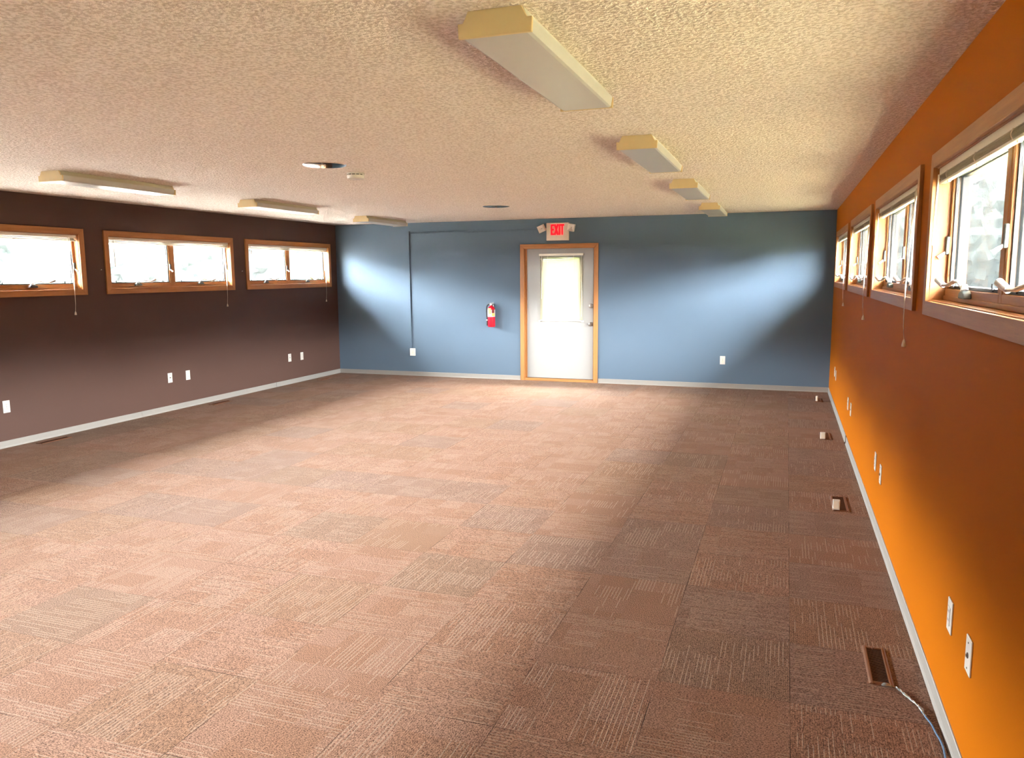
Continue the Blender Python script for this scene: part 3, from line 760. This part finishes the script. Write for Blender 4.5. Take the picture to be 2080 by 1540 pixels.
# ------------------------------------------------------------------ fire extinguisher
fx, fyc, fz = -4.276, YB-.078, .820
fe = thing('fire_extinguisher', (fx, fyc, fz), 'red fire extinguisher hanging on the blue wall left of the door', 'fire extinguisher')
b = bmesh.new(); lathe(b, [(.048, 0), (.055, .006), (.057, .015), (.057, .268), (.052, .290), (.038, .310), (.022, .320), (.018, .330), (.001, .331)], (fx, fyc, fz), 'z', 36); cy = obj('cylinder', b, M_RED, fe, smooth=True)
def band(name, a0, a1, z0, z1, mat, r=.0576):
    b = bmesh.new(); n = max(3, int((a1-a0)/8)); P = []
    for i in range(n+1):
        a = math.radians(a0 + (a1-a0)*i/n)
        P.append([(fx+rr*math.sin(a), fyc-rr*math.cos(a)) for rr in (r, r-.0012)])
    for i in range(n):
        vs = []
        for zz in (z0, z1):
            for (p, q) in (P[i][0], P[i+1][0], P[i+1][1], P[i][1]): vs.append(b.verts.new((p, q, fz+zz)))
        for f in ((0,1,5,4),(2,3,7,6),(0,3,2,1),(4,5,6,7),(1,2,6,5),(0,4,7,3)): b.faces.new([vs[k] for k in f])
    bmesh.ops.remove_doubles(b, verts=b.verts, dist=1e-5)
    return obj(name, b, mat, fe)
lb = band('label', -95, 95, .158, .266, M_LABELW)
lb['label'] = 'white paper label'
band('orange_sticker', -40, 14, .200, .290, M_LABELO, .0582)['label'] = 'orange sticker'
band('red_sticker', 24, 70, .214, .266, M_LABELD, .0582)['label'] = 'dark red sticker'
band('yellow_sticker', 24, 80, .168, .212, M_LABELY, .0582)['label'] = 'yellow sticker'
b = bmesh.new(); cyl(b, (fx, fyc, fz+.325), (fx, fyc, fz+.350), .017, .016, 16); box(b, (fx-.018, fyc-.016, fz+.338), (fx+.018, fyc+.016, fz+.356)); obj('valve', b, M_STEEL, fe, bevel=.003)
b = bmesh.new(); cyl(b, (fx-.004, fyc-.028, fz+.345), (fx-.004, fyc-.014, fz+.345), .014, None, 18); obj('pressure_gauge', b, M_LABELW, fe, smooth=True)
for z, t, mt in ((.352, .006, M_WHITE), (.368, .014, M_WHITE)):
    b = bmesh.new(); Mx = Matrix.Translation((fx, fyc, fz+z)) @ Matrix.Rotation(math.radians(-t*900), 4, 'Y')
    box(b, (-.045 if z > .36 else -.02, -.010, -.003), (.052, .010, .003), Mx); obj('lever', b, M_BLACK if z < .36 else M_STEEL, fe, bevel=.002)
b = bmesh.new()
tube(b, smooth_path([(fx-.012, fyc-.01, fz+.340), (fx-.045, fyc-.012, fz+.342), (fx-.072, fyc-.006, fz+.310), (fx-.080, fyc, fz+.240), (fx-.076, fyc, fz+.170), (fx-.070, fyc, fz+.110)], 6), .0095, 12)
obj('hose', b, M_BLACK, fe, smooth=True)
b = bmesh.new(); cyl(b, (fx-.070, fyc, fz+.115), (fx-.072, fyc, fz+.020), .0105, .014, 14); obj('nozzle', b, M_BLACK, fe, smooth=True)
b = bmesh.new(); box(b, (fx-.084, fyc-.014, fz+.098), (fx-.054, fyc+.012, fz+.112)); obj('hose_clip', b, M_LABELW, fe, bevel=.002)
b = bmesh.new(); box(b, (fx-.018, YB-.004, fz+.10), (fx+.018, YB, fz+.36)); box(b, (fx-.014, fyc+.014, fz+.330), (fx+.014, YB-.002, fz+.340)); obj('wall_bracket', b, M_STEEL, fe)

# ------------------------------------------------------------------ floor registers
def floor_vent(x0, x1, y0, y1, label, group='brown floor registers', slats=30, tilt=1):
    cx, cy = (x0+x1)/2, (y0+y1)/2
    root = thing('floor_register', (cx, cy, 0), label, 'floor vent', group)
    b = bmesh.new(); fw = .017; h = .007
    prof = [(0, 0), (fw, 0), (fw, h-.002), (fw*.75, h), (.006, h*.8), (0, .001)]
    for (p0, p1, flip) in ((x0, 1, 0), (x1, -1, 0)):
        prism(b, prof, y0, y1, lambda s, p, q, p0=p0, p1=p1: Vector((p0+p1*p, s, q)))
    for (p0, p1) in ((y0, 1), (y1, -1)):
        prism(b, prof, x0+fw*.9, x1-fw*.9, lambda s, p, q, p0=p0, p1=p1: Vector((s, p0+p1*p*1.1, q)))
    obj('frame', b, M_VENT, root)
    b = bmesh.new(); box(b, (x0+.01, y0+.01, .0002), (x1-.01, y1-.01, .0008)); obj('duct_opening', b, M_VOID, root)
    b = bmesh.new(); n = slats; ya, yb = y0+fw, y1-fw
    for k in range(n):
        y = ya + (yb-ya)*(k+.5)/n
        Mx = Matrix.Translation((cx, y, .0045)) @ Matrix.Rotation(math.radians(-35), 4, 'X')
        box(b, (x0+fw-cx, -.0026, -.0006), (x1-fw-cx, .0026, .0006), Mx)
    obj('louvre', b, M_VENT, root)
    b = bmesh.new(); lathe(b, [(.004, .006), (.004, .012), (.002, .014)], (cx-.005, y1-.026, 0), 'z', 10); obj('damper_lever', b, M_VENT, root)
    return root
floor_vent(.370, .462, 3.214, 3.547, 'brown floor register beside the orange wall, nearest, with the cable end at it')
floor_vent(.356, .463, 5.610, 5.985, 'brown floor register by the orange wall, second from the viewer, box standing on it')
floor_vent(.366, .470, 8.055, 8.395, 'brown floor register by the orange wall, third from the viewer, box standing on it')
floor_vent(.385, .478, 10.425, 10.700, 'brown floor register by the orange wall, in the far corner by the blue wall')
floor_vent(-6.930, -6.840, 5.545, 5.885, 'brown floor register along the brown wall, nearest the left edge')
floor_vent(-6.895, -6.800, 7.955, 8.300, 'brown floor register along the brown wall, middle one')
floor_vent(-6.870, -6.775, 10.370, 10.640, 'brown floor register along the brown wall, nearest the blue wall')

def small_box(x, y, w, h, dpt, label, rz=0.0):
    root = thing('plastic_box', (x, y, .0075), label, 'small box', 'pale boxes on the floor registers')
    b = bmesh.new(); Mx = Matrix.Translation((x, y, .0075)) @ Matrix.Rotation(rz, 4, 'Z')
    box(b, (-w/2, 0, 0), (w/2, dpt, h), Mx); obj('case', b, M_WHITE, root, bevel=.003)
    b = bmesh.new(); box(b, (-w/2+.006, -.002, .006), (w/2-.004, .001, h-.008), Mx); obj('front_cover', b, M_IVORY, root, bevel=.001)
    b = bmesh.new(); cyl(b, Mx @ Vector((w*.22, -.001, h*.78)), Mx @ Vector((w*.22, -.004, h*.78)), .003, None, 10); obj('button', b, M_SIGN, root)
small_box(.3795, 5.6135, .046, .070, .022, 'small pale box upright on the second floor register from the viewer', 0)
small_box(.3905, 8.046, .047, .066, .022, 'small pale box upright on the third floor register from the viewer', 0)
small_box(.413, 10.443, .026, .064, .040, 'narrow pale box upright on the floor register in the far corner', -.12)

# ------------------------------------------------------------------ cable on the carpet
pts = [(.444, 3.200, .010), (.469, 3.194, .009), (.488, 3.165, .007), (.509, 3.124, .006), (.527, 3.088, .006), (.533, 3.061, .006), (.543, 3.012, .005),
       (.554, 2.970, .005), (.560, 2.912, .005), (.566, 2.872, .005), (.568, 2.820, .005), (.563, 2.740, .005), (.556, 2.60, .005), (.553, 2.35, .005), (.555, 1.9, .005)]
cb = thing('data_cable', (.533, 3.061, 0), 'blue data cable with a wrapped bare end on the carpet by the orange wall', 'cable')
b = bmesh.new(); tube(b, smooth_path(pts[5:], 8), .0034, 10); obj('jacket', b, M_BLUECABLE, cb, smooth=True)
b = bmesh.new(); sp = smooth_path(pts[:7], 10)
for k in range(2):
    tw = []
    for i, p in enumerate(sp):
        a = i*.5 + PI*k; tw.append(p + Vector((.0022*math.cos(a), 0, .0022*math.sin(a)+.001)))
    tube(b, tw, .0021, 8)
obj('bare_wires', b, M_STEEL, cb, smooth=True)
b = bmesh.new()
tube(b, [(.414, 3.198, .010), (.424, 3.200, .013), (.437, 3.201, .013), (.448, 3.201, .010)], lambda t: .004+.007*math.sin(PI*min(1, t*1.05+.03)), 12, .7)
obj('wrapped_end', b, M_WRAP, cb, smooth=True)
b = bmesh.new()
tube(b, sp[8:32], lambda t: .0035+.0035*abs(math.sin(t*7)), 10, .6)
tube(b, [(.530, 3.078, .008), (.534, 3.062, .009), (.537, 3.045, .008)], lambda t: .004+.004*math.sin(PI*t), 10, .7)
obj('clear_tape', b, M_WRAP, cb, smooth=True)

# ------------------------------------------------------------------ outdoors
bm = bmesh.new(); box(bm, (-400, -300, -.9), (XL-TW-.2, 300, -.25)); structure('ground_left', bm, ground_mat('pale_gravel', (0.1264, 0.1136, 0.1000), (0.1521, 0.1393, 0.1243)), 'pale gravel yard outside the brown wall windows', 'ground')
bm = bmesh.new(); box(bm, (XR+TW+.2, -300, -.9), (300, 300, -.25)); structure('ground_right', bm, ground_mat('lawn', (0.0743, 0.0671, 0.0350), (0.1000, 0.0893, 0.0521)), 'lawn outside the orange wall windows', 'ground')
bm = bmesh.new(); box(bm, (XL-TW-.2, YB+.16, -.9), (XR+TW+.2, 300, -.25)); structure('ground_back', bm, ground_mat('back_lawn', (0.0964, 0.1000, 0.0593), (0.1336, 0.1336, 0.0814)), 'lawn outside the white door', 'ground')

def foliage(name, crowns, mat, label, seed):
    rnd = random.Random(seed); bm = bmesh.new()
    for (x, y, r, hz) in crowns:
        M = Matrix.Translation((x, y, -.5 + hz*.55)) @ Matrix.Diagonal((r, r, hz*.5, 1))
        g = bmesh.ops.create_icosphere(bm, subdivisions=4, radius=1.0, matrix=M)
        for v in g['verts']:
            n = noise.noise(v.co*.9) + .6*noise.noise(v.co*2.3)
            c = Vector((x, y, -.5+hz*.55)); dv = (v.co-c); v.co = c + dv*(1 + .22*n)
            if v.co.z < -.6: v.co.z = -.6
    o = obj(name, bm, mat, smooth=False); return tag(o, label, 'trees', kind='stuff')
G_ = []; rnd = random.Random(5)
for y, hz in ((62.3, 3.7), (65.6, 3.4), (58.6, 2.9), (69.5, 3.9), (48.3, 3.1), (51.5, 2.3), (74, 3.6), (34.6, 3.2)): G_.append((-42 + rnd.uniform(-1, 1), y, rnd.uniform(1.5, 2.0), hz))
foliage('green_trees', G_, leaf_mat('mid_leaves', (0.0044, 0.0096, 0.0071), (0.0079, 0.0129, 0.0109), (0.0250, 0.0271, 0.0257)), 'pale green trees in the windows nearest the blue wall on the brown wall', 8)
rnd = random.Random(11)
L = []
for k in range(46):
    y = -45 + k*4.2 + rnd.uniform(-1.2, 1.2); L.append((-52 + rnd.uniform(-5, 5), y, rnd.uniform(3.2, 4.4), rnd.uniform(8.6, 10.4)))
foliage('tree_line', L, leaf_mat('far_leaves', (0.0250, 0.0329, 0.0286), (0.0393, 0.0457, 0.0429), (0.0536, 0.0557, 0.0543)), 'pale hazy tree line seen through the brown wall windows', 3)
R_ = []
for k in range(24):
    y = -30 + k*4.0 + rnd.uniform(-1, 1); R_.append((26 + rnd.uniform(-2, 3), y, rnd.uniform(3.0, 3.8), rnd.uniform(5.2, 6.2)))
for k in range(9): R_.append((1.5 + k*3.6 + rnd.uniform(-.6, .6), 74 + rnd.uniform(-2, 2), rnd.uniform(3.2, 4.0), rnd.uniform(8.5, 10.5)))
for k in range(3): R_.append((27, 66 + k*3, 3.4, 7.0 + k))
foliage('hedge', R_, leaf_mat('near_leaves', (0.0019, 0.0030, 0.0021), (0.0031, 0.0041, 0.0034), (0.0040, 0.0046, 0.0043)), 'green trees seen through the screens of the orange wall windows', 4)
B_ = [(-15 + k*1.7 + rnd.uniform(-.4, .4), YB + 16 + rnd.uniform(-2, 3), rnd.uniform(1.6, 2.2), rnd.uniform(3.4, 5.2)) for k in range(7)]
foliage('shrubs', B_, leaf_mat('back_leaves', (0.0143, 0.0257, 0.0057), (0.0286, 0.0414, 0.0114), (0.0357, 0.0429, 0.0186)), 'green shrubs glimpsed behind the door blind', 5)

# ------------------------------------------------------------------ light
w = bpy.data.worlds.new('overcast_sky'); S.world = w; w.use_nodes = True
t = w.node_tree; t.nodes.clear()
tc = t.nodes.new('ShaderNodeTexCoord'); sx = t.nodes.new('ShaderNodeSeparateXYZ'); t.links.new(tc.outputs['Generated'], sx.inputs[0])
cr = t.nodes.new('ShaderNodeValToRGB'); t.links.new(sx.outputs[2], cr.inputs[0])
cr.color_ramp.elements[0].position = 0.10; cr.color_ramp.elements[0].color = (.66, .67, .69, 1)
cr.color_ramp.elements[1].position = .72; cr.color_ramp.elements[1].color = (1.0, 1.03, 1.07, 1)
bg = t.nodes.new('ShaderNodeBackground'); bg.inputs[1].default_value = 109.0
t.links.new(cr.outputs[0], bg.inputs[0])
wo = t.nodes.new('ShaderNodeOutputWorld'); t.links.new(bg.outputs[0], wo.inputs[0])
w.cycles.sampling_method = 'MANUAL'; w.cycles.sample_map_resolution = 256

def portal(name, loc, rot, sx, sy):
    l = bpy.data.lights.new(name, 'AREA'); l.shape = 'RECTANGLE'; l.size = sx; l.size_y = sy
    l.cycles.is_portal = True
    o = bpy.data.objects.new(name, l); COL.objects.link(o); o.location = loc; o.rotation_euler = rot; return o
for a, c in LEFT_WIN: portal('daylight_portal', (XL-TW-.01, (a+c)/2, (SILL+HEAD)/2), (0, -PI/2, 0), HEAD-SILL, c-a)
for a, c in RIGHT_WIN: portal('daylight_portal', (XR+TW+.01, (a+c)/2, (SILL+HEAD)/2), (0, PI/2, 0), HEAD-SILL, c-a)
portal('daylight_portal', ((GX0+GX1)/2, LY+.06, (GZ0+GZ1)/2), (-PI/2, 0, 0), GX1-GX0, GZ1-GZ0)

# ------------------------------------------------------------------ camera
cam = bpy.data.cameras.new('camera'); co = bpy.data.objects.new('camera', cam); COL.objects.link(co); S.camera = co
yaw, pitch, roll = .3378, -.1342, -.0067
fw = Vector((-math.sin(yaw)*math.cos(pitch), math.cos(yaw)*math.cos(pitch), math.sin(pitch)))
rt = Vector((math.cos(yaw), math.sin(yaw), 0)); up = rt.cross(fw)
r2 = math.cos(roll)*rt + math.sin(roll)*up; u2 = -math.sin(roll)*rt + math.cos(roll)*up
co.matrix_world = Matrix(((r2.x, u2.x, -fw.x, 0), (r2.y, u2.y, -fw.y, 0), (r2.z, u2.z, -fw.z, 1.6276), (0, 0, 0, 1)))
cam.sensor_fit = 'HORIZONTAL'; cam.sensor_width = 36.0; cam.lens = 36.0*1580.8/2080.0
cam.clip_start = .05; cam.clip_end = 1000

S.view_settings.view_transform = 'Standard'; S.view_settings.look = 'None'
S.view_settings.exposure = 2.53; S.view_settings.gamma = 1.0; S.view_settings.use_curve_mapping = False
cy_ = S.cycles
cy_.use_denoising = True
try: cy_.denoiser = 'OPENIMAGEDENOISE'
except Exception: pass
cy_.max_bounces = 12; cy_.diffuse_bounces = 7; cy_.glossy_bounces = 4; cy_.transparent_max_bounces = 16; cy_.transmission_bounces = 6
cy_.sample_clamp_indirect = 12.0; cy_.caustics_reflective = False; cy_.caustics_refractive = False
